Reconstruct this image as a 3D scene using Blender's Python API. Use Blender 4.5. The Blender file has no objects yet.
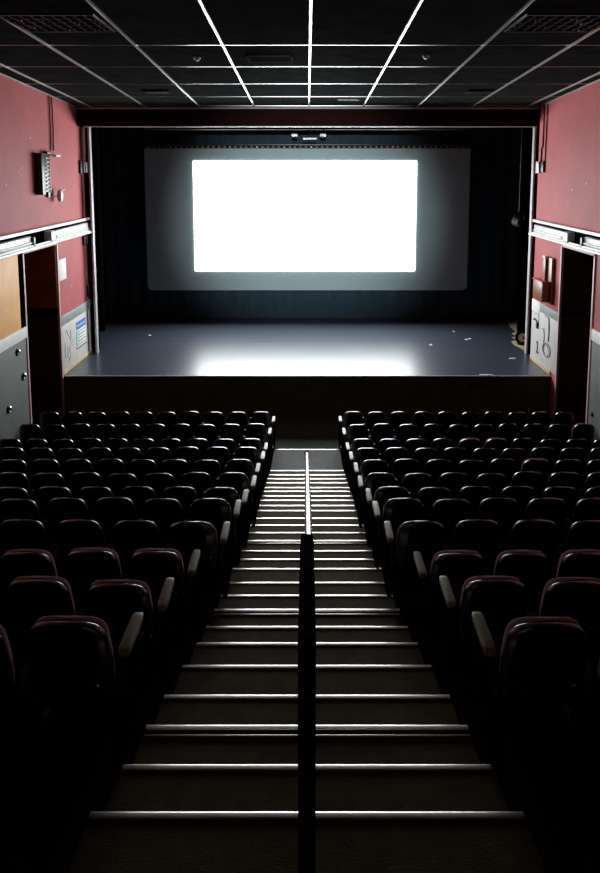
import bpy, bmesh, math, random
from mathutils import Vector, Matrix
random.seed(7)
C = bpy.context.scene.collection
PI = math.pi
sc = bpy.context.scene

# ------------------------------------------------------------------ materials
def lin(c):
    return tuple(((v/12.92) if v <= .04045 else ((v+.055)/1.055)**2.4) for v in c)

def mat(name, col, rough=.6, metal=0., spec=.5, var=0., scale=8., bump=0., bscale=60., rvar=0., coat=0., sheen=0., stretch=None, matte=False):
    m = bpy.data.materials.new(name); m.use_nodes = True
    nt = m.node_tree; b = nt.nodes['Principled BSDF']
    b.inputs['Base Color'].default_value = (*col, 1)
    b.inputs['Roughness'].default_value = rough
    b.inputs['Metallic'].default_value = metal
    b.inputs['Specular IOR Level'].default_value = spec
    b.inputs['Coat Weight'].default_value = coat
    b.inputs['Sheen Weight'].default_value = sheen
    if var or bump or rvar:
        tc = nt.nodes.new('ShaderNodeTexCoord'); mp = nt.nodes.new('ShaderNodeMapping')
        nt.links.new(tc.outputs['Object'], mp.inputs['Vector'])
        if stretch: mp.inputs['Scale'].default_value = stretch
    if var:
        n = nt.nodes.new('ShaderNodeTexNoise'); n.inputs['Scale'].default_value = scale; n.inputs['Detail'].default_value = 6
        nt.links.new(mp.outputs['Vector'], n.inputs['Vector'])
        r = nt.nodes.new('ShaderNodeValToRGB')
        r.color_ramp.elements[0].position = .3; r.color_ramp.elements[1].position = .7
        r.color_ramp.elements[0].color = (*[v*(1-var) for v in col], 1)
        r.color_ramp.elements[1].color = (*[min(1, v*(1+var)) for v in col], 1)
        nt.links.new(n.outputs['Fac'], r.inputs['Fac']); nt.links.new(r.outputs['Color'], b.inputs['Base Color'])
    if rvar:
        n = nt.nodes.new('ShaderNodeTexNoise'); n.inputs['Scale'].default_value = scale*1.7; n.inputs['Detail'].default_value = 5
        nt.links.new(mp.outputs['Vector'], n.inputs['Vector'])
        r = nt.nodes.new('ShaderNodeMapRange')
        r.inputs['From Min'].default_value = .3; r.inputs['From Max'].default_value = .7
        r.inputs['To Min'].default_value = max(0, rough-rvar); r.inputs['To Max'].default_value = min(1, rough+rvar)
        nt.links.new(n.outputs['Fac'], r.inputs['Value']); nt.links.new(r.outputs['Result'], b.inputs['Roughness'])
    if bump:
        n = nt.nodes.new('ShaderNodeTexNoise'); n.inputs['Scale'].default_value = bscale; n.inputs['Detail'].default_value = 4
        nt.links.new(mp.outputs['Vector'], n.inputs['Vector'])
        bp = nt.nodes.new('ShaderNodeBump'); bp.inputs['Strength'].default_value = bump; bp.inputs['Distance'].default_value = .01
        nt.links.new(n.outputs['Fac'], bp.inputs['Height']); nt.links.new(bp.outputs['Normal'], b.inputs['Normal'])
    if matte:      # dead-matt surface without any grazing sheen
        d = nt.nodes.new('ShaderNodeBsdfDiffuse'); d.inputs['Color'].default_value = (*col, 1); d.inputs['Roughness'].default_value = .5
        for sk in ('Base Color', 'Normal'):
            if b.inputs[sk].is_linked: nt.links.new(b.inputs[sk].links[0].from_socket, d.inputs['Color' if sk == 'Base Color' else 'Normal'])
        nt.links.new(d.outputs[0], nt.nodes['Material Output'].inputs['Surface'])
    return m

def emis(name, col, strength):
    m = bpy.data.materials.new(name); m.use_nodes = True
    nt = m.node_tree; nt.nodes.clear()
    o = nt.nodes.new('ShaderNodeOutputMaterial'); e = nt.nodes.new('ShaderNodeEmission')
    e.inputs['Color'].default_value = (*col, 1); e.inputs['Strength'].default_value = strength
    nt.links.new(e.outputs[0], o.inputs['Surface'])
    return m

M = dict(
    red_paint = mat('red_wall_paint', (.50, .128, .135), .6, spec=.10, var=.08, scale=1.3, bump=.12, bscale=25),
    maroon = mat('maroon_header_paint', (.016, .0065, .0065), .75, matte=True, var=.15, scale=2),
    black_paint = mat('black_paint', (.004, .004, .0045), .7, matte=True),
    tile = mat('black_ceiling_tile', (.034, .037, .038), .8, matte=True, var=.25, scale=3, bump=.25, bscale=90),
    rail_white = mat('white_ceiling_rail', (.62, .62, .60), .36, metal=.75),
    rail_cross = mat('dull_cross_rail', (.45, .45, .44), .30, metal=.95),
    tier = mat('dark_tier_carpet', (.012, .011, .010), .95, matte=True, var=.3, scale=12),
    pit = mat('dark_green_grey_floor', (.060, .075, .060), .8, spec=.15, var=.2, scale=3),
    tread = mat('brown_tread', (.105, .078, .030), .85, spec=.15, var=.25, scale=7, bump=.2, bscale=80),
    nosing = mat('worn_aluminium_nosing', (.88, .82, .78), .33, metal=.85, var=.06, scale=9),
    landing = mat('grey_landing_board', (.16, .17, .16), .8, spec=.2, var=.1, scale=5),
    deck = mat('blue_grey_stage_paint', (.046, .056, .080), .31, spec=.8, var=.07, scale=1.1, rvar=.012, bump=.02, bscale=30, stretch=(.35, 1.6, 1)),
    fascia = mat('dark_brown_fascia', (.075, .080, .042), .85, matte=True, var=.2, scale=2),
    edge = mat('pale_wooden_edge', (.70, .66, .58), .5, var=.15, scale=9),
    beige = mat('bare_pine_board', (.62, .46, .30), .6, var=.2, scale=5, stretch=(6, 1, 1)),
    drape = mat('navy_black_curtain', (.022, .042, .060), .8, spec=.2, sheen=.1, var=.15, scale=3),
    drape_black = mat('black_masking_cloth', (.005, .005, .006), .95, matte=True),
    sheet = mat('grey_screen_cloth', (.28, .36, .37), .85, spec=.15, var=.03, scale=2),
    white = mat('white_gloss_paint', (.88, .88, .86), .4, var=.03, scale=6),
    strip = mat('pale_metal_trim', (.55, .56, .56), .45, var=.1, scale=4),
    enamel = mat('white_enamel', (.85, .85, .82), .3),
    panel = mat('light_grey_panel', (.62, .60, .58), .55, var=.06, scale=3),
    band = mat('mid_grey_band', (.30, .32, .32), .5, var=.08, scale=5),
    darkpanel = mat('dark_grey_metal_panel', (.12, .13, .12), .6, spec=.25, var=.12, scale=3, bump=.05),
    orange = mat('ochre_board', (.85, .43, .14), .6, var=.1, scale=2),
    pinktrim = mat('pink_door_trim', (.62, .40, .38), .5),
    leaf = mat('brown_door_leaf', (.26, .06, .012), .5, spec=.2, var=.2, scale=3),
    leafdark = mat('dark_brown_door', (.035, .018, .007), .7, spec=.15, var=.2, scale=3),
    black_metal = mat('black_metal', (.012, .012, .013), .4, spec=.4),
    rubber = mat('black_rubber_sleeve', (.009, .009, .008), .9, matte=True),
    shell = mat('black_moulded_shell', (.006, .006, .0065), .21, spec=1.0),
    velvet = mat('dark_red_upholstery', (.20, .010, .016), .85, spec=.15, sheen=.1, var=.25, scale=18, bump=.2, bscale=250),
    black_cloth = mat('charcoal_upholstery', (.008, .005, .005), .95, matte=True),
    endpanel = mat('matt_black_panel', (.004, .004, .004), .9, matte=True),
    armwood = mat('worn_olive_armrest', (.25, .22, .10), .42, spec=.4, var=.2, scale=14),
    wood = mat('varnished_red_brown_wood', (.24, .075, .03), .4, var=.25, scale=6, stretch=(1, 1, 5)),
    paper = mat('white_paper', (.85, .84, .80), .6),
    blue = mat('blue_print', (.06, .22, .60), .5),
    cyan = mat('pale_cyan_print', (.42, .72, .78), .5),
    ink = mat('dark_ink', (.05, .05, .055), .6),
    pencil = mat('grey_scribble', (.33, .33, .33), .7),
    redplastic = mat('red_plastic', (.65, .05, .05), .4),
    chrome = mat('polished_chrome', (.8, .8, .8), .15, metal=1),
    steelrail = mat('polished_steel_rail', (.80, .79, .76), .28, metal=.9, rvar=.05, scale=12),
    whiteplastic = mat('white_plastic', (.75, .74, .70), .45),
    glow = emis('projected_white_picture', (.93, .985, 1.0), 15.5),
)

# ------------------------------------------------------------------ mesh builder
class MB:
    def __init__(s): s.v = []; s.f = []; s.smooth = []
    def add(s, vs, fs, smooth=False):
        n = len(s.v); s.v += [Vector(v) for v in vs]
        for f in fs: s.f.append([n+i for i in f]); s.smooth.append(smooth)
        return s
    def box(s, x0, x1, y0, y1, z0, z1, bev=0.):
        bm = bmesh.new(); bmesh.ops.create_cube(bm, size=1)
        sx, sy, sz = abs(x1-x0), abs(y1-y0), abs(z1-z0)
        for v in bm.verts:
            v.co = Vector(((x0+x1)/2+v.co.x*sx, (y0+y1)/2+v.co.y*sy, (z0+z1)/2+v.co.z*sz))
        if bev:
            bmesh.ops.bevel(bm, geom=bm.edges[:], offset=min(bev, .45*min(sx, sy, sz)), segments=2, profile=.5, affect='EDGES')
        s.frombm(bm, bool(bev)); return s
    def frombm(s, bm, smooth=False, mtx=None):
        bm.verts.ensure_lookup_table(); bm.verts.index_update()
        vs = [(mtx @ v.co) if mtx else v.co.copy() for v in bm.verts]
        s.add(vs, [[v.index for v in f.verts] for f in bm.faces], smooth); bm.free()
    def tube(s, pts, r, seg=10, cap=True):
        pts = [Vector(p) for p in pts]; n = len(pts)
        rr = r if isinstance(r, (list, tuple)) else [r]*n
        vs = []; prev = None
        for i, p in enumerate(pts):
            t = (pts[min(i+1, n-1)]-pts[max(i-1, 0)]).normalized()
            if prev is None:
                up = Vector((0, 0, 1)) if abs(t.z) < .9 else Vector((1, 0, 0))
                a = t.cross(up).normalized()
            else:
                a = (prev-t*prev.dot(t)).normalized()
            prev = a; b = t.cross(a)
            for k in range(seg):
                th = 2*PI*k/seg; vs.append(p+(a*math.cos(th)+b*math.sin(th))*rr[i])
        fs = [[i*seg+k, i*seg+(k+1) % seg, (i+1)*seg+(k+1) % seg, (i+1)*seg+k] for i in range(n-1) for k in range(seg)]
        if cap: fs += [list(range(seg))[::-1], [(n-1)*seg+k for k in range(seg)]]
        s.add(vs, fs, True); return s
    def prism(s, poly, axis, a0, a1, smooth=False):
        # poly: 2D points in the other two axes
        def P(u, v, a):
            return {'x': (a, u, v), 'y': (u, a, v), 'z': (u, v, a)}[axis]
        n = len(poly)
        vs = [P(u, v, a0) for u, v in poly]+[P(u, v, a1) for u, v in poly]
        fs = [[i, (i+1) % n, n+(i+1) % n, n+i] for i in range(n)]+[list(range(n))[::-1], [n+i for i in range(n)]]
        s.add(vs, fs, smooth); return s
    def lathe(s, prof, centre, axis='z', seg=20):
        vs = []; c = Vector(centre)
        for r, h in prof:
            for k in range(seg):
                th = 2*PI*k/seg; u, v = r*math.cos(th), r*math.sin(th)
                vs.append(c+Vector({'x': (h, u, v), 'y': (u, h, v), 'z': (u, v, h)}[axis]))
        n = len(prof)
        fs = [[i*seg+k, i*seg+(k+1) % seg, (i+1)*seg+(k+1) % seg, (i+1)*seg+k] for i in range(n-1) for k in range(seg)]
        fs += [list(range(seg))[::-1], [(n-1)*seg+k for k in range(seg)]]
        s.add(vs, fs, True); return s
    def torus(s, centre, R, r, axis='x', seg=28, rs=8, sx=1, sy=1):
        pts = []; c = Vector(centre); vs = []
        for i in range(seg):
            th = 2*PI*i/seg
            for k in range(rs):
                ph = 2*PI*k/rs; q = R+r*math.cos(ph)
                u, v, w = q*math.cos(th)*sx, q*math.sin(th)*sy, r*math.sin(ph)
                vs.append(c+Vector({'x': (w, u, v), 'y': (u, w, v), 'z': (u, v, w)}[axis]))
        fs = [[i*rs+k, i*rs+(k+1) % rs, ((i+1) % seg)*rs+(k+1) % rs, ((i+1) % seg)*rs+k] for i in range(seg) for k in range(rs)]
        s.add(vs, fs, True); return s
    def pad(s, a, b, c, e1=.35, e2=.35, n=28, m=14, deform=None):
        # rounded-box superellipsoid, half sizes a,b,c
        def sp(v, e): return math.copysign(abs(v)**e, v)
        vs = [(0, 0, -c)]
        for i in range(1, m):
            et = -PI/2+PI*i/m
            for k in range(n):
                om = 2*PI*(k+.5)/n
                vs.append((a*sp(math.cos(et), e1)*sp(math.cos(om), e2), b*sp(math.cos(et), e1)*sp(math.sin(om), e2), c*sp(math.sin(et), e1)))
        vs.append((0, 0, c))
        fs = [[0, 1+(k+1) % n, 1+k] for k in range(n)]
        for i in range(m-2):
            for k in range(n):
                p = 1+i*n; q = p+n
                fs.append([p+k, p+(k+1) % n, q+(k+1) % n, q+k])
        t = len(vs)-1; p = 1+(m-2)*n
        fs += [[p+k, p+(k+1) % n, t] for k in range(n)]
        if deform: vs = [deform(Vector(v)) for v in vs]
        s.add(vs, fs, True); return s
    def build(s, name, material, parent=None, recentre=True):
        me = bpy.data.meshes.new(name)
        off = Vector((0, 0, 0))
        if parent is not None:
            off = parent.get('_w', None); off = Vector(off) if off is not None else Vector((0, 0, 0))
        elif recentre:
            xs = [v.x for v in s.v]; ys = [v.y for v in s.v]; zs = [v.z for v in s.v]
            off = Vector(((min(xs)+max(xs))/2, (min(ys)+max(ys))/2, min(zs)))
        me.from_pydata([v-off for v in s.v], [], s.f)
        bm = bmesh.new(); bm.from_mesh(me); bmesh.ops.recalc_face_normals(bm, faces=bm.faces[:]); bm.to_mesh(me); bm.free()
        for p, sm in zip(me.polygons, s.smooth): p.use_smooth = sm
        me.materials.append(material)
        o = bpy.data.objects.new(name, me); C.objects.link(o)
        if parent is not None:
            o.parent = parent
            o['_w'] = tuple(off)
        else:
            o.location = off; o['_w'] = tuple(off)
        if any(s.smooth):
            try: me.set_sharp_from_angle(angle=math.radians(50))
            except Exception: pass
        return o

def thing(name, label, cat, loc=(0, 0, 0), group=None, kind=None):
    o = bpy.data.objects.new(name, None); C.objects.link(o); o.empty_display_size = .2
    o.location = loc; o['_w'] = tuple(loc)
    if label: o['label'] = label
    if cat: o['category'] = cat
    if group: o['group'] = group
    if kind: o['kind'] = kind
    return o
def tag(o, label, cat, group=None):
    o['label'] = label; o['category'] = cat
    if group: o['group'] = group
    return o
def struct(mb, name, m, label=None, cat=None):
    o = mb.build(name, m); o['kind'] = 'structure'
    if label: o['label'] = label
    if cat: o['category'] = cat
    return o

# ------------------------------------------------------------------ dimensions
XW = 6.03                 # half width of the hall
YP = 18.6                 # proscenium plane
YS = 16.8                 # front edge of the stage
ZS = 1.0                  # stage height
YB = 23.6                 # back curtain
def zc(y): return 8.697-.0538*y                               # ceiling slopes gently down to the stage
def prof(y): return 6.05-(1.844+.4147*y-.008*y*y)             # rake of the stairs

# ------------------------------------------------------------------ floor, tiers
rowY = [2.5, 3.45, 4.4, 5.3, 6.2, 7.2, 8.2, 9.3, 10.4, 11.5, 12.6, 13.6, 14.6]
rowT = [4.05, 3.70, 3.34, 3.03, 2.83, 2.55, 2.21, 1.89, 1.61, 1.35, 1.07, .98, .88]   # height of the seat tops
rowF = [t-.85 for t in rowT]
rowE = [1.04, 1.035, 1.03, .985, .83, .815, .82, .80, .82, .81, .82, .80, .77]             # aisle edge of the seat backs
rowP = [.54, .54, .545, .515, .53, .515, .513, .51, .50, .50, .50, .505, .505]
HW = [(-3, 1.06), (2.9, 1.05), (3.4, .99), (4.3, .955), (5.66, .88), (6.5, .86), (8.2, .845), (10, .81), (13.4, .74), (15, .72)]
def halfw(y):
    for (a, p), (b, q) in zip(HW, HW[1:]):
        if y <= b: return p+(q-p)*(y-a)/(b-a)
    return HW[-1][1]

b = MB()
b.box(-XW-.2, XW+.2, -3, 19.0, -.5, -.12)                 # pit floor in front of the stage and slab under everything
floor = struct(b, 'floor', M['pit'], 'dark grey-green floor between the front row and the stage', 'floor')
b = MB()
for i, y in enumerate(rowY):
    y0 = y-.17; y1 = (rowY[i+1]-.17) if i < len(rowY)-1 else 15.2
    z = max(rowF[i], -.02)
    for s in (-1, 1):
        h0, h1 = halfw(y0), halfw(y1)
        b.prism([(s*h0, y0), (s*XW, y0), (s*XW, y1), (s*h1, y1)], 'z', -.12, z)
for s in (-1, 1):
    b.prism([(s*1.06, -3), (s*XW, -3), (s*XW, rowY[0]-.17), (s*halfw(2.33), rowY[0]-.17)], 'z', -.12, 3.5)
tiers = struct(b, 'floor', M['tier'], 'dark carpeted tiers stepping down on both sides of the aisle', 'floor')

# ------------------------------------------------------------------ central staircase
nos = [13.40, 13.04, 12.72, 12.40, 12.03, 11.75, 11.42, 11.11, 10.76, 10.43, 9.96, 9.56, 9.15, 8.743, 8.254, 7.885, 7.493, 6.977,
       6.548, 6.12, 5.658, 5.27, 4.805, 4.29, 3.86, 3.401, 2.967, 2.50, 2.10, 1.66, 1.22, .78, .34]
stairs = thing('aisle_staircase', 'long central staircase with bright metal nosings between the two seating blocks', 'stairs', (0, 14.6, 0))
extra = {6.12: 2, 3.86: 1, 8.743: 1}
for i, y in enumerate(nos):
    back = nos[i+1] if i+1 < len(nos) else -.1
    z = prof(y); h1, h0 = halfw(y), halfw(back)
    t = MB().prism([(-h1, y-.012), (h1, y-.012), (h0, back-.012), (-h0, back-.012)], 'z', -.12, z-.006).build('step', M['tread'], stairs)
    w = h1-.004
    n = MB().prism([(y-.040, z-.006), (y-.038, z+.0005), (y-.016, z+.002), (y-.006, z-.002), (y, z-.009), (y+.001, z-.045), (y-.012, z-.045)][::-1], 'x', -w, w, True)
    for e in range(extra.get(y, 0)):
        yy = y-.085-.20*e
        n.box(-w, w, yy-.012, yy, z-.008, z+.003, .002)
    n.build('nosing', M['nosing'], t)
lp = MB().prism([(-.72, 14.62), (.72, 14.62), (.74, 13.388), (-.74, 13.388)], 'z', -.12, .0).build('landing_board', M['landing'], stairs)
MB().box(-.70, .72, 14.60, 14.645, -.05, .012, .006).build('nosing', M['nosing'], lp)
b = MB(); b.box(-1.06, 1.06, -3, -.1, -.12, 4.2)
struct(b, 'floor', M['tier'], 'dark landing at the head of the staircase', 'floor')

# handrail on the axis of the stairs
hr = thing('centre_handrail', 'single metal handrail down the middle of the staircase, black sleeve at its near end', 'handrail', (0, 2.5, prof(2.5)))
A = Vector((.012, 4.73, 3.42)); B = Vector((.0, 10.35, 1.70))
pts = [A+Vector((0, -.35, .10)), A] + [A.lerp(B, k/8) for k in range(1, 9)] + [Vector((0, 10.47, 1.63)), Vector((0, 10.50, 1.50))]
MB().tube(pts, .030, 16).build('rail', M['steelrail'], hr)['label'] = 'polished steel rail'
MB().lathe([(.028, 0), (.040, .01), (.044, .05), (.040, .10), (.02, .115)], (0, 10.49, 1.60), 'z', 16).build('end_knob', M['steelrail'], hr)
# near end: matt black sleeve over the rail, dropping into the newel
sl = MB()
p0 = [(4.75, 3.425, .046), (4.60, 3.47, .047), (3.6, 3.82, .042), (2.62, 4.145, .037), (2.50, 4.12, .036)]
vs = []; fs = []
for (yy, zz, hwid) in p0[:-1]:
    k = .045
    vs += [(-hwid, yy-k*.1, zz-.05), (hwid, yy-k*.1, zz-.05), (hwid, yy, zz+.012), (hwid*.72, yy, zz+.030), (-hwid*.72, yy, zz+.030), (-hwid, yy, zz+.012)]
n = 6
for i in range(3):
    for k in range(n): fs.append([i*n+k, i*n+(k+1) % n, (i+1)*n+(k+1) % n, (i+1)*n+k])
fs += [list(range(n)), [3*n+k for k in range(n)][::-1]]
sl.add(vs, fs); sl.build('rubber_sleeve', M['rubber'], hr)['label'] = 'matt black sleeve over the rail'
MB().box(-.036, .034, 2.47, 2.65, prof(2.5)-.1, 4.165, .012).build('newel_post', M['rubber'], hr)
for y in (4.7, 7.4, 10.49):
    zt = A.z+(B.z-A.z)*(y-A.y)/(B.y-A.y) if y < 10 else 1.55
    MB().tube([(0, y, prof(y)-.12), (0, y, zt-.01)], .016, 10).build('baluster', M['black_metal'], hr)

# ------------------------------------------------------------------ side walls
def side_wall(s, name, dy0, dy1, ztop, yend):
    xa, xb = s*XW, s*(XW+.2)
    b = MB()
    b.box(xa, xb, -3, dy0, -.5, 9.2); b.box(xa, xb, dy1, yend, -.5, 9.2); b.box(xa, xb, dy0, dy1, ztop, 9.2)
    return struct(b, name, M['red_paint'], 'dark red painted %s wall of the auditorium' % ('left' if s < 0 else 'right'), 'wall')
wl = side_wall(-1, 'wall_left', 14.72, 16.72, 4.30, 19.2)
wr = side_wall(1, 'wall_right', 14.52, 16.40, 4.28, 18.40)
def wpart(s, name, m, y0, y1, z0, z1, d=.03, parent=None, bev=.003, lab=None):
    xa = s*XW; o = MB().box(xa, xa-s*d, y0, y1, z0, z1, bev).build(name, m, parent)
    if lab: o['label'] = lab
    return o
# left wall cladding
wpart(-1, 'stage_side_panel', M['panel'], 16.80, 19.10, 1.11, 2.25, .02, wl, lab='light grey scribbled panel')
wpart(-1, 'panel_band', M['band'], 16.78, 19.12, 2.25, 2.50, .03, wl, lab='mid grey band')
wpart(-1, 'skirting_board', M['beige'], 16.78, 19.10, 1.005, 1.11, .03, wl, lab='bare pine skirting')
wpart(-1, 'panel_edge_strip', M['black_metal'], 18.78, 18.81, 1.11, 2.25, .035, wl)
wpart(-1, 'ochre_board', M['orange'], 10.0, 14.42, 2.74, 4.34, .025, wl, lab='ochre board')
wpart(-1, 'black_strip', M['black_paint'], 14.42, 14.66, 2.74, 4.34, .03, wl)
wpart(-1, 'dado_rail', M['white'], 6.0, 14.66, 2.50, 2.74, .05, wl, bev=.008, lab='white dado rail')
wpart(-1, 'lower_metal_panel', M['darkpanel'], 6.0, 14.60, 0, 2.50, .03, wl, lab='dark grey metal panel')
# right wall cladding
wpart(1, 'stage_side_panel', M['panel'], 16.46, 18.38, 1.11, 2.50, .02, wr, lab='light grey panel hung with cables')
wpart(1, 'panel_band', M['band'], 16.44, 17.75, 2.44, 2.66, .03, wr, lab='mid grey band')
wpart(1, 'band_end', M['paper'], 17.75, 18.38, 2.36, 2.66, .03, wr, lab='white end of the band')
wpart(1, 'skirting_board', M['beige'], 16.84, 18.38, 1.005, 1.13, .03, wr, lab='bare pine skirting')
wpart(1, 'dado_rail', M['white'], 6.0, 14.42, 2.50, 2.74, .05, wr, bev=.008, lab='white dado rail')
wpart(1, 'lower_metal_panel', M['darkpanel'], 6.0, 14.40, 0, 2.50, .03, wr, lab='dark grey metal panel')
# door recesses
def recess(s, idx, y0, y1, zt):
    d = thing('door_%d' % idx, 'tall dark doorway in the %s wall beside the stage' % ('left' if s < 0 else 'right'), 'doorway', (s*XW, (y0+y1)/2, 0), kind='structure')
    m = M['pinktrim']; f = MB()
    xa, xb = s*(XW-.03), s*(XW+.06)
    f.box(xa, xb, y0-.05, y0+.02, -.1, zt+.05, .006); f.box(xa, xb, y1-.02, y1+.05, -.1, zt+.05, .006); f.box(xa, xb, y0-.05, y1+.05, zt-.02, zt+.05, .006)
    f.build('door_frame', m, d)
    w = MB(); X2 = s*(XW+1.5)
    w.box(s*(XW+.2), X2, y0-.25, y0-.1, -.5, zt+.3); w.box(X2, s*(XW+1.6), y0-.25, y1+.35, -.5, zt+.3)
    w.box(s*(XW+.2), X2, y0-.25, y1+.35, zt+.15, zt+.3); w.box(s*(XW+.2), X2, y0-.25, y1+.35, -.5, 0)
    w.box(s*(XW+.2), X2, y1+.25, y1+.35, -.5, zt+.3)
    w.build('passage', M['leafdark'], d)
    xq, xr = s*(XW+.005), s*(XW+1.25)
    up = MB().box(xq, xr, y1-.07, y1-.02, 2.72, zt-.02, .006).build('upper_leaf', M['leaf'] if s < 0 else M['leafdark'], d)
    MB().box(xq, xr, y1-.07, y1-.02, .02, 2.58, .006).build('lower_leaf', M['leafdark'], d)
    MB().box(xq, xr, y1-.10, y1-.02, 2.58, 2.72, .006).build('lock_rail', M['black_paint'], d)
    if s < 0:
        MB().tube([(-6.90, y1-.07, 3.52), (-6.90, y1-.15, 3.52), (-6.90, y1-.15, 2.86), (-6.90, y1-.07, 2.86)], .02, 8).build('handle', M['black_metal'], up)
    return d
recess(-1, 1, 14.72, 16.72, 4.30)
recess(1, 2, 14.52, 16.40, 4.28)

# rear wall
b = MB().box(-XW-.2, XW+.2, -3.2, -3, -.5, 9.2); struct(b, 'wall_back', M['maroon'], 'dark rear wall', 'wall')

# round sockets on the dark grey panel of the left wall
for (y, z, r), lb in zip([(14.15, 2.31, .075), (14.39, 1.73, .085), (13.60, 1.28, .085)],
                         ['round chrome socket just below the white dado rail, left wall', 'round chrome socket beside the left doorway frame, middle height',
                          'round chrome socket low on the left wall behind the front row']):
    t = thing('wall_socket', lb, 'socket', (-XW+.03, y, z), 'round sockets on the dark grey panel')
    MB().lathe([(r, 0), (r, .02), (r*.75, .035), (r*.70, .03), (r*.3, .012)], (-XW+.03, y, z), 'x', 20).build('ring', M['black_metal'], t)
    MB().lathe([(r*.45, .012), (r*.45, .04), (r*.2, .055)], (-XW+.03, y+.01, z+.01), 'x', 14).build('boss', M['chrome'], t)
MB_ = MB().lathe([(.05, 0), (.05, -.02), (.02, -.03)], (XW-.03, 14.2, .95), 'x', 16)
tag(MB_.build('wall_socket', M['black_metal']), 'small black socket low on the grey panel of the right wall', 'socket')

# ------------------------------------------------------------------ lighting ledges along the walls
ledge_n = 0
for s in (-1, 1):
    side = 'left' if s < 0 else 'right'
    t = thing('lighting_ledge', 'white lighting ledge running along the %s wall above the doorway' % side, 'ledge', (s*XW, 14, 4.36), 'white lighting ledges')
    y0, y1 = 8.0, (19.08 if s < 0 else 18.38)
    MB().box(s*XW, s*(XW-.20), y0, y1, 4.36, 4.41, .006).build('lower_board', M['white'], t)
    MB().box(s*XW, s*(XW-.10), y0, y1, 4.70, 4.77, .006).build('upper_board', M['white'], t)
    MB().box(s*XW, s*(XW-.012), y0, y1, 4.41, 4.70).build('back_board', M['black_paint'], t)  # black stands in for the shadow in the gap between the boards
    MB().box(s*(XW-.14), s*(XW-.16), y0, y1, 4.41, 4.45, .004).build('lip', M['white'], t)
    segs = [(16.35, 18.95), (13.0, 15.05), (9.6, 11.7)] if s < 0 else [(16.05, 18.30), (12.9, 14.95), (9.6, 11.7)]
    for k, (a, c) in enumerate(segs):
        place = ['nearest the stage', 'above the wall left of the doorway' if s < 0 else 'above the wall right of the doorway', 'furthest from the stage'][k]
        q = thing('strip_light', 'unlit white strip light on the %s ledge, %s' % (side, place), 'light', (s*(XW-.08), (a+c)/2, 4.41), 'strip lights on the wall ledges')
        MB().box(s*(XW-.012), s*(XW-.12), a, c-.10, 4.43, 4.64, .02).build('housing', M['enamel'], q)
        MB().tube([(s*(XW-.135), a+.08, 4.50), (s*(XW-.135), c-.16, 4.50)], .019, 12).build('lamp_tube', M['enamel'], q)
        MB().box(s*(XW-.012), s*(XW-.17), c-.10, c, 4.43, 4.62, .008).build('end_cap', M['black_metal'], q)
        MB().box(s*(XW-.012), s*(XW-.19), a-.42, a-.10, 4.42, 4.66, .03).build('control_box', M['enamel'], q)

# ------------------------------------------------------------------ ceiling
b = MB()
y0, y1 = -3.0, 19.0
b.add([(-XW-.2, y0, zc(y0)), (XW+.2, y0, zc(y0)), (XW+.2, y1, zc(y1)), (-XW-.2, y1, zc(y1)),
       (-XW-.2, y0, zc(y0)+.2), (XW+.2, y0, zc(y0)+.2), (XW+.2, y1, zc(y1)+.2), (-XW-.2, y1, zc(y1)+.2)],
      [[0, 1, 2, 3], [4, 5, 6, 7], [0, 1, 5, 4], [1, 2, 6, 5], [2, 3, 7, 6], [3, 0, 4, 7]])
ceil = struct(b, 'ceiling', M['tile'], 'low black tiled ceiling with white metal rails', 'ceiling')
RX = [-5.62, -4.20, -2.78, -1.36, .05, 1.45, 2.86, 4.28, 5.70]
for x in RX:
    w = .018
    MB().add([(x+sx*w, y, zc(y)-dz) for y in (y0+.01, YP) for sx, dz in ((-1, .0), (-1, .030), (1, .030), (1, .0))],
             [[0, 1, 2, 3], [4, 5, 6, 7], [0, 1, 5, 4], [1, 2, 6, 5], [2, 3, 7, 6], [3, 0, 4, 7]]).build('long_rail', M['rail_white'], ceil)
for y in (18.45, 16.96, 15.23, 13.42, 11.68, 8.3, 5.9, 4.1):
    MB().add([(x, y+dy, zc(y)-dz) for x in (-XW, XW) for dy, dz in ((-.013, 0), (-.013, .012), (.013, .012), (.013, 0))],
             [[0, 1, 2, 3], [4, 5, 6, 7], [0, 1, 5, 4], [1, 2, 6, 5], [2, 3, 7, 6], [3, 0, 4, 7]]).build('cross_rail', M['rail_cross'], ceil)
for s in (-1, 1):
    MB().add([(s*XW-s*d, y, zc(y)-dz) for y in (y0+.01, YP) for d, dz in ((0, 0), (0, .03), (.03, .03), (.03, 0))],
             [[0, 1, 2, 3], [4, 5, 6, 7], [0, 1, 5, 4], [1, 2, 6, 5], [2, 3, 7, 6], [3, 0, 4, 7]]).build('wall_angle', M['rail_white'], ceil)

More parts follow.
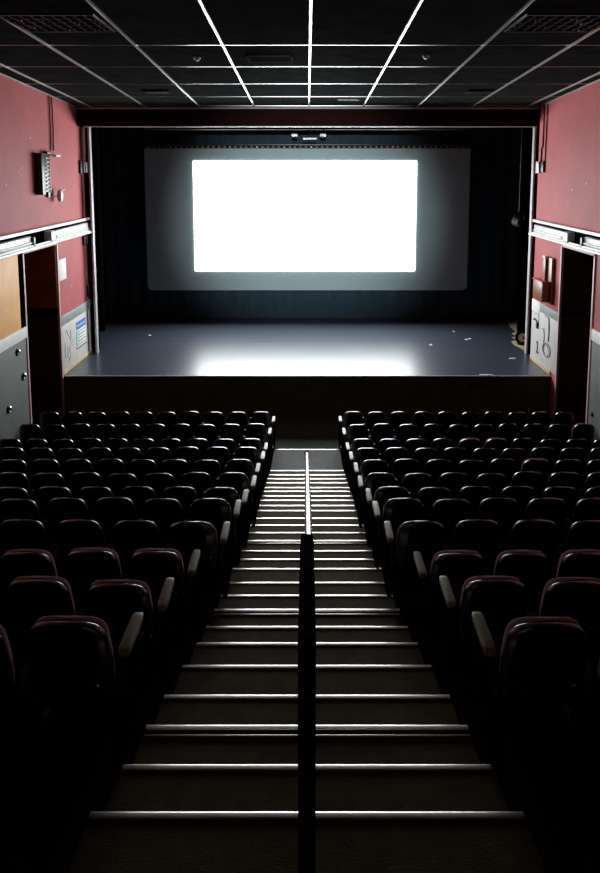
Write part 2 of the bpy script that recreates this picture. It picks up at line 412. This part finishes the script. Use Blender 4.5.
# louvred ceiling lights
for s in (-1, 1):
    x0, x1, ya, yb = (-4.14, -2.84, 9.60, 10.75) if s < 0 else (2.92, 4.22, 9.60, 10.75)
    t = thing('louvre_light', 'unlit louvred square ceiling light in the %s part of the ceiling' % ('left' if s < 0 else 'right'), 'ceiling light', ((x0+x1)/2, (ya+yb)/2, zc(10.2)-.05), 'louvred ceiling lights')
    f = MB(); z = zc(10.75)-.032
    for a in (x0, x1-.03): f.box(a, a+.03, ya, yb, z, z+.028)
    for a in (ya, yb-.03): f.box(x0, x1, a, a+.03, z, z+.028)
    f.build('frame', M['black_metal'], t)
    l = MB()
    for k in range(1, 9):
        xx = x0+(x1-x0)*k/9; l.box(xx-.003, xx+.003, ya, yb, z+.004, z+.024)
    for k in range(1, 5):
        yy = ya+(yb-ya)*k/5; l.box(x0, x1, yy-.003, yy+.003, z+.004, z+.024)
    l.build('louvre', M['black_metal'], t)
    for (i, j) in ([(8, 1), (8, 2), (8, 3), (8, 4), (7, 4), (1, 1), (1, 3), (4, 4), (3, 1), (6, 2)] if s < 0 else [(0, 4), (0, 3), (0, 2), (1, 1), (5, 1), (3, 3), (6, 2), (7, 4)]):
        xx = x0+(x1-x0)*(i+.5)/9; yy = ya+(yb-ya)*(j+.5)/5
        MB().lathe([(.012, 0), (.016, .012), (.006, .02)], (xx, yy, z-.004), 'z', 10).build('glint_bead', M['chrome'], t)  # chrome beads added to give the louvre its sparkles
# vent
t = thing('ceiling_vent', 'rectangular dark air vent in the ceiling near its middle', 'vent', (-.65, 12.66, zc(12.66)-.06))
z = zc(13.0)-.022; f = MB()
for a in (-1.05, -.29): f.box(a, a+.04, 12.3, 13.0, z, z+.020)
for a in (12.3, 12.96): f.box(-1.05, -.25, a, a+.04, z, z+.020)
f.build('frame', mat('grey_vent_frame', (.07, .075, .075), .6, matte=True), t)
l = MB()
for k in range(6): yy = 12.40+k*.095; l.box(-1.01, -.29, yy, yy+.05, z+.008, z+.016)
l.build('slats', mat('dull_vent_metal', (.03, .033, .033), .5, matte=True), t)
# small ceiling heads
for x, y, lb in [(-1.93, 12.6, 'small white smoke detector on the ceiling left of the vent'), (2.06, 12.45, 'small white smoke detector on the ceiling right of the vent'), (-3.35, 8.9, None)]:
    if lb is None: continue
    t = thing('smoke_detector', lb, 'detector', (x, y, zc(y)-.07), 'smoke detectors on the ceiling')
    MB().lathe([(.06, -.002), (.065, -.02), (.055, -.035)], (x, y, zc(y)), 'z', 18).build('base', M['whiteplastic'], t)
    MB().lathe([(.045, -.035), (.04, -.06), (.015, -.072)], (x, y, zc(y)), 'z', 18).build('sensor_head', M['whiteplastic'], t)
# flush speaker grilles
for x, y, lb in [(1.0, 17.3, 'shallow dark grille on the ceiling right of the central rail'), (-3.4, 16.2, 'dark flat grille on the left of the ceiling near the stage'), (3.9, 16.2, 'dark flat grille on the right of the ceiling near the stage')]:
    t = thing('ceiling_grille', lb, 'grille', (x, y, zc(y)-.03), 'flat grilles on the ceiling')
    g = MB().box(x-.3, x+.3, y-.22, y+.22, zc(y)-.03, zc(y)-.004, .004).build('plate', mat('grey_grille', (.04, .042, .042), .45, matte=True), t)
    for k in range(5): MB().box(x-.26, x+.26, y-.18+k*.08, y-.15+k*.08, zc(y)-.036, zc(y)-.03).build('slot', M['black_metal'], g)

# ------------------------------------------------------------------ proscenium
b = MB()
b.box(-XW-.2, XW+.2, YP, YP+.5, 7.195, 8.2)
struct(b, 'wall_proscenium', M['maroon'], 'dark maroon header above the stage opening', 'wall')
b = MB(); b.box(-XW-.2, -5.84, 19.10, 19.3, ZS-1.5, 7.195); b.box(6.13, XW+.24, 18.90, 19.1, ZS-1.5, 7.195); b.box(6.235, 8.2, 18.41, 19.1, ZS-1.5, 8.5)
b.box(-8.2, -6.235, 19.1, 19.3, ZS-1.5, 8.5)
struct(b, 'wall_proscenium', M['black_paint'], 'narrow black piers either side of the stage opening', 'wall')
# pale linings whose inner faces catch the light of the picture
for i, x, s, ya in ((1, -5.80, -1, 18.90), (2, 6.05, 1, 18.86)):
    struct(MB().box(x, x+s*.05, ya, ya+.16, ZS, 7.19, .006), 'trim_%d' % i, M['strip'], 'pale upright trim lining the %s side of the stage opening' % ('left' if s < 0 else 'right'), 'trim')
struct(MB().box(-5.84, 6.02, YP, YP+.10, 7.168, 7.192, .004), 'trim_3', M['strip'], 'pale trim along the top of the stage opening', 'trim')
struct(MB().box(-XW, XW, YP-.12, YP, zc(YP)-.07, zc(YP)-.03, .006), 'trim_4', M['band'], 'grey trim where the ceiling meets the header', 'trim')

# stage house, black
b = MB(); b.box(-8.2, -8.0, YP+.1, 25, 0, 9.2); struct(b, 'wall_stage_left', M['black_paint'], 'black side wall of the stage, left', 'wall')
b = MB(); b.box(8.0, 8.2, YP+.1, 25, 0, 9.2); struct(b, 'wall_stage_right', M['black_paint'], 'black side wall of the stage, right', 'wall')
b = MB(); b.box(-8.2, 8.2, 24.6, 24.8, 0, 9.2); struct(b, 'wall_stage_back', M['black_paint'], 'black back wall of the stage', 'wall')
b = MB(); b.box(-8.2, 8.2, YP+.3, 24.8, 9.2, 9.4); struct(b, 'ceiling', M['black_paint'], 'black ceiling above the stage', 'ceiling')

# stage
st = thing('stage', 'wide raised stage with a blue-grey painted deck', 'stage', (0, YS, 0))
dk = MB().box(-XW+.005, XW-.005, YS+.03, 20.27, ZS-.06, ZS)
dk.build('front_deck', M['deck'], st)
MB().box(-8.0, 8.0, 20.285, 24.6, ZS-.06, ZS-.001).build('rear_deck', M['deck'], st)
for s, ya in ((-1, 19.1), (1, 18.42)): MB().box(s*(XW-.005), s*8.0, ya, 20.27, ZS-.06, ZS-.001).build('wing_deck', M['deck'], st)
MB().box(-XW+.005, XW-.005, YS+.005, YS+.035, ZS-.02, ZS+.003, .004).build('edge_strip', M['edge'], st)['label'] = 'pale worn front edge'
fc = MB().box(-XW+.005, XW-.005, YS+.02, YS+.08, -.12, ZS-.045).build('fascia', M['fascia'], st)
for x in (-4.6, -2.3, 0, 2.3, 4.6): MB().box(x-.012, x+.012, YS+.008, YS+.025, -.12, ZS-.05).build('batten', M['fascia'], fc)
MB().box(4.0, 4.5, YS+.005, YS+.025, .72, .84, .004).build('vent_plate', M['black_metal'], fc)
# bare boards showing at the right rear of the deck
pts = [(6.80, 23.5), (7.9, 23.5), (7.9, 19.12), (6.13, 19.12), (6.12, 19.4), (6.02, 19.9), (6.05, 20.3), (6.30, 20.5), (6.22, 20.8), (6.42, 21.0), (6.36, 21.3), (6.56, 21.6), (6.60, 22.3)]
MB().prism(pts, 'z', ZS-.004, ZS+.004).build('bare_boards', M['beige'], st)['label'] = 'unpainted pine boards with a ragged paint edge'
for k, (x, y) in enumerate([(4.62, 21.6), (4.90, 20.65), (4.78, 20.55), (-4.85, 21.1), (3.6, 19.9)]):
    tag(MB().prism([(x+.05*math.cos(a)*random.uniform(.6, 1.2), y+.07*math.sin(a)*random.uniform(.6, 1.2)) for a in [j*PI/4 for j in range(8)]], 'z', ZS-.002, ZS+.006).build('paper_scrap', M['paper']),
        ['torn white scrap at the right rear of the stage', 'torn white scrap beside the ragged bare boards', 'tiny white scrap nearest the seam, right', 'white scrap at the left rear of the stage', 'white scrap in front of the seam, right of centre'][k], 'scrap', 'white scraps on the stage')
t_ = MB().box(5.45, 5.62, 18.36, 18.42, ZS, ZS+.02, .004); tag(t_.build('tape_strip', M['paper']), 'short white tape strip on the deck beside the right trim', 'tape')
t_ = MB().box(4.28, 4.62, YS+.06, YS+.12, ZS+.002, ZS+.012, .003); tag(t_.build('tape_strip', M['paper']), 'short white tape strip near the front edge of the stage, right', 'tape')

# curtains
def curtain(name, x0, x1, y, z0, z1, m, folds, amp=.07):
    n = max(8, folds*8); vs = []; rows = 8
    for r in range(rows+1):
        z = z0+(z1-z0)*r/rows
        for i in range(n+1):
            u = i/n; ph = u*folds*2*PI
            k = amp*(1.0-.35*r/rows)
            vs.append((x0+(x1-x0)*u+.02*math.sin(ph*2), y+k*math.sin(ph)+.4*k*math.sin(ph*.37+1), z))
    w = n+1; fs = [[r*w+i, r*w+i+1, (r+1)*w+i+1, (r+1)*w+i] for r in range(rows) for i in range(n)]
    o = MB().add(vs, fs, True).build(name, m)
    md = o.modifiers.new('thickness', 'SOLIDIFY'); md.thickness = .008
    return o
tag(curtain('back_curtain', -7.6, 7.6, YB, ZS+.01, 8.9, M['drape'], 34, .06), 'dark navy curtain hanging across the back of the stage behind the screen', 'curtain')
tag(curtain('masking_leg', -7.9, -6.35, 21.6, ZS+.02, 8.9, M['drape_black'], 5, .05), 'black masking curtain at the left side of the stage', 'curtain', 'black masking curtains')
tag(curtain('masking_leg', 6.55, 7.9, 21.4, ZS+.02, 8.9, M['drape_black'], 5, .05), 'black masking curtain at the right side of the stage', 'curtain', 'black masking curtains')

# ------------------------------------------------------------------ screen
YQ = 22.8
ps = thing('projection_screen', 'large grey hanging projection screen with a bright white picture on it', 'screen', (0, YQ, 2.1))
def rrect(x0, x1, z0, z1, r, top=True):
    p = []
    for (cx, cz, a0) in ((x1-r, z0+r, -90), (None, None, None), (None, None, None), (x0+r, z0+r, 180)):
        if cx is None: continue
        arc = [(cx+r*math.cos(math.radians(a0+90*k/6)), cz+r*math.sin(math.radians(a0+90*k/6))) for k in range(7)]
        if a0 == -90: p += arc+[(x1, z1), (x0, z1)]
        else: p += arc
    return p
MB().prism(rrect(-5.25, 5.27, 2.11, 6.74, .16), 'y', YQ, YQ+.012).build('screen_cloth', M['sheet'], ps)
MB().box(-3.675, 3.54, YQ-.018, YQ-.002, 2.76, 6.34).build('projected_picture', M['glow'], ps)
for k in range(60):
    x = -5.1+10.3*k/59
    q = MB().torus((x, YQ-.004, 6.79), .020, .006, 'y', 12, 6)
    q.build('hook', M['pinktrim'] if k % 5 else M['whiteplastic'], ps)
MB().box(-5.35, 5.38, YQ-.03, YQ+.05, 6.83, 6.89, .01).build('top_batten', M['black_metal'], ps)
for x in (-4.8, -1.6, 1.6, 4.8): MB().tube([(x, YQ+.02, 6.88), (x, YQ+.02, 9.15)], .006, 6).build('hanging_wire', M['black_metal'], ps)

# lantern bar above the screen
bar = thing('lighting_bar', 'black bar above the screen with two small pale lamps', 'lighting bar', (0, 20.4, 7.0))
zb = 7.06
MB().tube([(-4.5, 20.4, zb+.16), (4.5, 20.4, zb+.16)], .024, 10).build('pipe', M['black_metal'], bar)
for x in (-3.5, 3.5): MB().tube([(x, 20.4, zb+.16), (x, 20.4, 9.15)], .006, 6).build('hanging_wire', M['black_metal'], bar)
for x in (-.36, .46):
    MB().box(x-.085, x+.085, 20.33, 20.47, zb-.04, zb+.02, .01).build('lamp', M['whiteplastic'], bar)['label'] = 'small pale lamp'
MB().box(-.12, .28, 20.34, 20.42, zb-.13, zb-.09, .008).build('lamp_guard', M['whiteplastic'], bar)
for x in (-.36, .08, .46): MB().tube([(x, 20.4, zb+.16), (x, 20.4, zb-.1)], .008, 6).build('bracket', M['black_metal'], bar)

# spotlight hanging in the right wing
t = thing('stage_lantern', 'small black theatre lantern hanging in the right wing of the stage', 'lantern', (6.05, 20.2, 4.6))
MB().lathe([(.10, -.20), (.13, -.10), (.13, .12), (.15, .16), (.15, .20)], (6.12, 20.2, 4.55), 'y', 18).build('housing', mat('brown_black_enamel', (.02, .016, .008), .6, spec=.15), t)
MB().torus((6.12, 20.2, 4.68), .15, .006, 'y', 20, 6, 1, 1.1).build('yoke', M['black_metal'], t)
MB().tube([(6.12, 20.2, 4.86), (6.12, 20.2, 9.2)], .012, 8).build('drop_pole', M['black_metal'], t)

# cable drum behind the right trim
t = thing('cable_drum', 'black cable drum with a white and red hub behind the right trim of the stage', 'cable drum', (6.27, 19.95, ZS))
MB().torus((6.27, 19.95, ZS+.215), .165, .045, 'y', 30, 10).build('coiled_cable', M['rubber'], t)
MB().lathe([(.13, -.03), (.13, .03)], (6.27, 19.95, ZS+.215), 'y', 24).build('hub', M['paper'], t)
MB().lathe([(.05, -.05), (.05, .0)], (6.31, 19.95, ZS+.20), 'y', 16).build('hub_centre', M['redplastic'], t)
MB().box(6.12, 6.42, 19.90, 20.00, ZS+.005, ZS+.02, .005).build('foot', M['black_metal'], t)

# ------------------------------------------------------------------ things on the left wall
XL = -XW
def wbox(x0, x1, y0, y1, z0, z1, bev=.004): return MB().box(x0, x1, y0, y1, z0, z1, bev)
tag(wbox(XL, XL+.012, 16.83, 17.32, 3.36, 3.88, .002).build('notice', M['paper']), 'blank white notice on the left red wall between doorway and stage', 'notice')
po = thing('poster', 'white safety poster with a blue heading on the light grey left panel', 'poster', (XL+.02, 18.1, 1.42))
MB().box(XL+.02, XL+.028, 17.85, 18.62, 1.42, 2.12, .001).build('sheet', M['paper'], po)
MB().box(XL+.028, XL+.031, 17.87, 18.61, 1.90, 2.11).build('blue_heading', M['blue'], po)
for k in range(6):
    yy = 17.92+k*.11; MB().box(XL+.031, XL+.033, yy, yy+.07, 1.98, 2.02).build('heading_mark', M['paper'], po)
for k in range(5):
    zz = 1.84-k*.085
    MB().box(XL+.028, XL+.0305, 17.92+.05*(k % 2), 18.57-.05*((k*7) % 3), zz-.012, zz+.006).build('text_line', M['ink'] if k % 2 else M['band'], po)
MB().box(XL+.028, XL+.030, 17.87, 18.05, 1.48, 1.86).build('cyan_block', M['cyan'], po)
MB().box(XL+.02, XL+.036, 17.85, 18.62, 1.40, 1.425).build('bottom_strip', M['ink'], po)
# scribbles on panel
def strokes(name, label, X, lst, m, r=.008):
    q = MB()
    for s_ in lst: q.tube([(X, y, z) for y, z in s_], r, 6)
    return tag(q.build(name, m), label, 'scribble')
strokes('scribble', 'grey bird-like scribble on the light grey left panel', XL+.022,
        [[(17.10, 2.10), (17.22, 1.95), (17.38, 1.80)], [(17.40, 2.02), (17.45, 1.86), (17.36, 1.74)], [(16.92, 1.62), (17.1, 1.66), (17.35, 1.60), (17.62, 1.62)],
         [(17.0, 1.78), (16.96, 1.55), (17.0, 1.38)], [(17.18, 1.60), (17.16, 1.40), (17.26, 1.28)], [(17.3, 1.6), (17.34, 1.36), (17.22, 1.24)], [(17.4, 1.66), (17.7, 1.74)], [(17.3, 1.3), (17.48, 1.26)]], M['pencil'], .007)
# line speaker
sp = thing('line_speaker', 'tall narrow black ribbed speaker high on the left red wall', 'speaker', (XL+.1, 15.9, 5.5))
MB().box(XL, XL+.16, 15.62, 15.82, 5.50, 6.42, .01).build('cabinet', M['black_metal'], sp)
g = MB().box(XL+.02, XL+.13, 15.82, 16.14, 5.55, 6.40, .01).build('grille', M['black_metal'], sp)
for k in range(9):
    z = 5.60+k*.088
    MB().box(XL+.125, XL+.15, 15.92, 16.12, z, z+.035, .006).build('rib', M['armwood'], g)
MB().box(XL+.13, XL+.145, 16.14, 16.17, 5.52, 6.42, .004).build('frame_edge', M['band'], sp)
MB().box(XL+.02, XL+.12, 16.1, 16.45, 6.42, 6.47, .006).build('bracket', M['black_metal'], sp)
MB().box(XL+.08, XL+.16, 16.55, 16.85, 6.36, 6.41, .006).build('bracket_tip', M['paper'], sp)
MB().tube([(XL+.06, 16.4, 6.44), (XL+.10, 16.6, 6.39)], .012, 6).build('bracket_arm', M['black_metal'], sp)
# wall lamp
wlmp = thing('wall_lamp', 'small round white lamp on a black bracket below the line speaker', 'lamp', (XL, 16.6, 5.45))
MB().box(XL, XL+.05, 16.25, 16.38, 5.42, 5.68, .006).build('back_plate', M['black_metal'], wlmp)
MB().tube([(XL+.03, 16.3, 5.44), (XL+.08, 16.55, 5.42), (XL+.12, 16.65, 5.45)], .012, 8).build('arm', M['black_metal'], wlmp)
MB().pad(.06, .11, .15, .8, .8, 18, 12, lambda v: v+Vector((XL+.13, 16.78, 5.44))).build('shade', M['enamel'], wlmp)
MB().tube([(XL+.14, 16.88, 5.56), (XL+.16, 17.02, 5.60)], .02, 8).build('finial', M['enamel'], wlmp)
# cables down to the speaker
for y, lb in ((16.62, 'thin dark cable running from the ceiling to the line speaker, left one'), (16.80, 'thin dark cable running from the ceiling to the line speaker, right one')):
    tag(MB().tube([(XL+.02, y, zc(y)-.04), (XL+.022, y+.01, 7.1), (XL+.02, y-.02, 6.50)], .013, 6).build('wall_cable', M['maroon']), lb, 'cable', 'speaker cables on the left wall')
# conduit and junction box by the stage opening
cd = thing('conduit', 'white vertical conduit with a junction box on the left wall beside the stage', 'conduit', (XL, 18.9, 6.0))
MB().tube([(XL+.05, 18.95, 7.40), (XL+.05, 18.94, 6.6), (XL+.055, 18.90, 6.15)], .045, 10).build('pipe', M['whiteplastic'], cd)
MB().box(XL, XL+.10, 18.80, 19.06, 5.98, 6.26, .01).build('junction_box', M['enamel'], cd)
MB().box(XL, XL+.06, 18.64, 18.80, 5.96, 6.30, .006).build('bracket', M['black_metal'], cd)
MB().tube([(XL+.02, 18.78, 5.97), (XL+.02, 18.79, 5.4), (XL+.02, 18.78, 4.78)], .010, 6).build('flex', M['maroon'], cd)
tag(wbox(XL, XL+.06, 18.70, 18.98, 4.04, 4.28, .01).build('switch_box', M['black_metal']), 'small black switch box under the left ledge beside the stage', 'switch')
tag(wbox(XL, XL+.04, 18.92, 18.99, 2.60, 2.92, .006).build('wall_catch', M['black_metal']), 'narrow black catch low on the left red wall beside the stage', 'catch')
# plaster chips
chips = [(-1, 14.9, 6.10), (-1, 14.75, 6.02), (-1, 14.80, 5.92), (-1, 15.45, 6.75), (-1, 15.45, 6.45), (-1, 14.1, 5.75), (-1, 17.7, 3.1), (1, 15.2, 5.75), (1, 16.0, 5.6)]
for k, (s, y, z) in enumerate(chips):
    o = MB().lathe([(.022, 0), (.018, -s*.004)], (s*XW, y, z), 'x', 8).build('paint_chip', M['whiteplastic'])
    tag(o, 'tiny pale paint chip on the upper %s red wall' % ('left' if s < 0 else 'right') if k != 6 else 'tiny pale paint chip on the left red wall below the notice', 'paint chip', ['left wall paint chips', 'right wall paint chips', 'lone paint chip'][2 if k == 6 else (0 if s < 0 else 1)])

# ------------------------------------------------------------------ things on the right wall
XR = XW
wb = thing('wooden_box', 'red-brown wooden box with a tall back board on the right wall', 'box', (XR, 17.7, 2.8))
MB().box(XR, XR-.08, 16.85, 17.20, 2.78, 3.92, .008).build('back_board', M['wood'], wb)
MB().box(XR-.02, XR-.14, 17.15, 17.37, 3.28, 3.88, .008).build('upper_block', M['wood'], wb)
MB().box(XR-.02, XR-.26, 16.95, 17.65, 2.82, 3.30, .012).build('box_body', M['wood'], wb)
MB().box(XR-.015, XR-.28, 16.93, 17.68, 3.30, 3.33, .006).build('lid', mat('red_lid', (.55, .05, .04), .4), wb)
MB().box(XR-.02, XR-.14, 17.17, 17.39, 3.88, 3.93, .004).build('cap', M['paper'], wb)
jb = thing('junction_box', 'half white half black junction box hanging from cables on the right wall', 'junction box', (XR, 18.0, 5.95))
MB().box(XR, XR-.10, 18.08, 18.30, 5.97, 6.27, .008).build('white_half', M['enamel'], jb)
MB().box(XR, XR-.06, 17.86, 18.08, 5.99, 6.27, .008).build('black_half', M['black_metal'], jb)
MB().tube([(XR-.02, 18.14, 6.27), (XR-.02, 18.13, 6.60), (XR-.02, 18.05, 6.65), (XR-.02, 18.03, 7.1), (XR-.02, 18.06, zc(18)-.04)], .016, 6).build('cable', M['maroon'], jb)
MB().tube([(XR-.02, 17.84, 6.27), (XR-.02, 17.82, 7.0), (XR-.02, 17.80, zc(18)-.04)], .014, 6).build('cable', M['maroon'], jb)
# cable loops
cl = thing('coiled_cable', 'thin grey cable hung in a loop on the light grey right panel', 'cable', (XR-.03, 17.2, 1.3))
MB().torus((XR-.03, 17.12, 1.58), .17, .012, 'x', 30, 6, 1.5, 1.0).build('loop', M['pencil'], cl)
MB().torus((XR-.045, 17.16, 1.56), .15, .008, 'x', 30, 6, 1.5, 1.05).build('loop', M['pencil'], cl)
MB().tube([(XR-.03, 17.55, 2.02), (XR-.03, 17.40, 2.06), (XR-.03, 17.32, 1.9), (XR-.03, 17.36, 1.64)], .010, 6).build('tail', M['pencil'], cl)
tag(MB().tube([(XR-.03, 17.30, 2.42), (XR-.03, 17.05, 2.40), (XR-.03, 17.0, 2.1), (XR-.03, 17.02, 1.82)], .018, 6).build('hanging_lead', M['pencil']), 'grey lead hanging straight down on the right panel', 'cable')
tl = thing('hanging_tool', 'small black hook with a tool hanging on the right panel beside the trim', 'tool', (XR-.03, 17.9, 2.0))
MB().tube([(XR-.03, 18.2, 2.12), (XR-.04, 18.05, 2.18), (XR-.04, 17.9, 2.12), (XR-.04, 17.82, 1.98)], .018, 8).build('hook', M['black_metal'], tl)
MB().box(XR-.02, XR-.06, 17.80, 17.92, 1.96, 2.14, .02).build('tool_head', M['black_metal'], tl)
tag(MB().tube([(XR-.025, 18.2, 2.30), (XR-.025, 17.8, 2.34), (XR-.025, 17.8, 2.15)], .009, 6).build('wire', M['pencil']), 'thin wire above the black hook on the right panel', 'wire')
# painted figure 1
q = MB(); X0, X1 = XR-.02, XR-.026
q.box(X0, X1, 17.79, 17.87, 1.34, 1.62); q.box(X0, X1, 17.73, 17.92, 1.30, 1.355); q.box(X0, X1, 17.85, 17.92, 1.56, 1.61)
tag(q.build('painted_number', M['ink']), 'black figure 1 painted on the light grey right panel', 'number')

# ------------------------------------------------------------------ seats
def make_seat(side, end, red):
    s = 1 if side == 'left' else -1       # +1: aisle lies towards +x
    root = thing('theatre_seat', '', 'seat', (0, 0, 0))
    lean = lambda z: .055-(z-.33)*.23
    def dshell(v):
        z = v.z+.603; u = v.x/.22
        arch = .026*(1-min(1, u*u))*max(0, v.z/.245)
        return Vector((v.x*(1-.06*max(0, v.z/.245)), v.y+lean(z)-.020-.030*(1-u*u), z+arch))
    shl = MB().pad(.222, .031, .250, .42, .30, 36, 18, dshell).build('back_shell', M['shell'], root)
    MB().pad(.012, .006, .012, .9, .9, 10, 6, lambda v: v+Vector((.15, -.075, .50))).build('screw_cap', M['chrome'], shl)
    def dcush(v):
        z = v.z+.612; u = v.x/.20
        arch = .026*(1-min(1, u*u))*max(0, v.z/.245)
        return Vector((v.x*(1-.05*max(0, v.z/.245)), v.y+lean(z)+.022-.028*(1-u*u), z+arch))
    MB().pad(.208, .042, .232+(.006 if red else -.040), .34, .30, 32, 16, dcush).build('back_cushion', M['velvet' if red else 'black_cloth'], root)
    def dseat(v):      # tipped up
        w = Vector((v.x, v.z, v.y)); a = math.radians(72)
        p = Vector((v.x, v.y*math.cos(a)-v.z*math.sin(a), v.y*math.sin(a)+v.z*math.cos(a)))
        return p+Vector((0, .225, .43))
    MB().pad(.208, .17, .048, .40, .35, 28, 12, dseat).build('seat_cushion', M['black_cloth'], root)
    xs = s*.2575
    fr = MB()
    fr.prism([(.02, .0), (.36, .0), (.36, .025), (.23, .04), (.22, .50), (.40, .545), (.40, .575), (-.01, .575), (-.04, .40), (.14, .38), (.13, .04), (.02, .025)], 'x', xs-.016, xs+.016)
    f = fr.build('side_frame', M['black_metal'], root)
    if end:
        MB().pad(.034, .180, .020, .30, .35, 24, 8, lambda v: v+Vector((xs, .215, .592))).build('armrest', M['armwood'], root)['label'] = 'worn olive armrest'
    else:
        ar = MB().pad(.024, .150, .018, .45, .5, 20, 8, lambda v: v+Vector((xs, .175, .575))).build('armrest', M['endpanel'], root)
        MB().pad(.026, .010, .014, .4, .4, 12, 6, lambda v: v+Vector((xs, .325, .578))).build('armrest_glint', M['whiteplastic'], ar)  # pale tip added in place of a glint on the arm end
    if end:
        MB().pad(.014, .19, .265, .25, .35, 24, 12, lambda v: v+Vector((xs+s*.022, .15, .30))).build('end_panel', M['endpanel'], root)['label'] = 'black aisle end panel'
    return root
protos = {}
for side in ('left', 'right'):
    for end in (0, 1):
        for red in (0, 1):
            protos[side, end, red] = [make_seat(side, end, red), False]
def kids(o): return [c for c in bpy.data.objects if c.parent == o]
tree = {k: [(c, [g for g in kids(c)]) for c in kids(v[0])] for k, v in protos.items()}
ordn = ['front', 'second', 'third', 'fourth', 'fifth', 'sixth', 'seventh', 'eighth', 'ninth', 'tenth', 'eleventh', 'twelfth', 'thirteenth']
ordk = ['at the aisle', 'second from the aisle', 'third from the aisle', 'fourth from the aisle', 'fifth from the aisle', 'sixth from the aisle', 'seventh from the aisle', 'eighth from the aisle', 'ninth from the aisle', 'tenth from the aisle']
for ri in range(len(rowY)-1, 0, -1):
    rn = len(rowY)-1-ri                      # 0 = front row
    y, P, E = rowY[ri], rowP[ri], rowE[ri]
    fl = max(rowF[ri], -.02)
    depth = y*.9925+(6.05-rowT[ri])*.1219
    for side in ('left', 'right'):
        s = -1 if side == 'left' else 1
        for k in range(10):
            x = s*(E+.22+k*P)
            if abs(x)+.25 > XW: continue
            if (abs(x)-.24)*700/depth > 312: continue
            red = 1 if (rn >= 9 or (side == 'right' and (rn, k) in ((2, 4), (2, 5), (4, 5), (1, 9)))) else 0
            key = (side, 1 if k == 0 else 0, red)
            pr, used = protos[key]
            if not used:
                r = pr; protos[key][1] = True
            else:
                r = pr.copy(); C.objects.link(r)
                for c, gs in tree[key]:
                    d = c.copy(); C.objects.link(d); d.parent = r
                    for g in gs:
                        e = g.copy(); C.objects.link(e); e.parent = d
            r.location = (x, y+random.uniform(-.012, .012), fl+random.uniform(-.003, .006))
            r.rotation_euler = (random.uniform(-.02, .02), 0, random.uniform(-.012, .012))
            col = 'red-topped' if red else 'black'
            r['label'] = '%s theatre seat, %s row from the stage, %s block, %s' % (col, ordn[rn], side, ordk[k]) if rn else '%s theatre seat, front row, %s block, %s' % (col, side, ordk[k])
            r['group'] = 'theatre seats in the %s block' % side
for k, (o, used) in protos.items():
    if not used:
        for c, gs in tree[k]:
            for g in gs: bpy.data.objects.remove(g)
            bpy.data.objects.remove(c)
        bpy.data.objects.remove(o)

# tidy helper property
for o in bpy.data.objects:
    if '_w' in o: del o['_w']

# ------------------------------------------------------------------ light: the picture itself and a spot added for the bloom glow around it
L = bpy.data.lights.new('bloom_spot', 'SPOT'); L.energy = 19000; L.spot_size = math.radians(23.5); L.spot_blend = 1.0; L.shadow_soft_size = .05
L.color = (.90, .98, 1.0)
lo = bpy.data.objects.new('bloom_spot', L); C.objects.link(lo); lo.location = (0, -1.0, 7.0)
lo.rotation_euler = (Vector((0, YQ, 4.45))-lo.location).to_track_quat('-Z', 'Y').to_euler()

w = bpy.data.worlds.new('world'); sc.world = w; w.use_nodes = True
w.node_tree.nodes['Background'].inputs['Color'].default_value = (.6, .7, 1, 1)
w.node_tree.nodes['Background'].inputs['Strength'].default_value = 0.0

# ------------------------------------------------------------------ camera
cam = bpy.data.cameras.new('camera'); co = bpy.data.objects.new('camera', cam); C.objects.link(co)
co.location = (0, 0, 6.05); co.rotation_euler = (math.radians(90-7), 0, 0)
cam.sensor_fit = 'VERTICAL'; cam.sensor_height = 36; cam.lens = 700/873*36
cam.shift_x = -7/873; cam.shift_y = -180.5/873; cam.clip_start = .05
sc.camera = co
sc.view_settings.view_transform = 'Standard'; sc.view_settings.look = 'None'; sc.view_settings.gamma = 1
sc.view_settings.exposure = 0
sc.cycles.max_bounces = 8; sc.cycles.diffuse_bounces = 4; sc.cycles.use_denoising = True
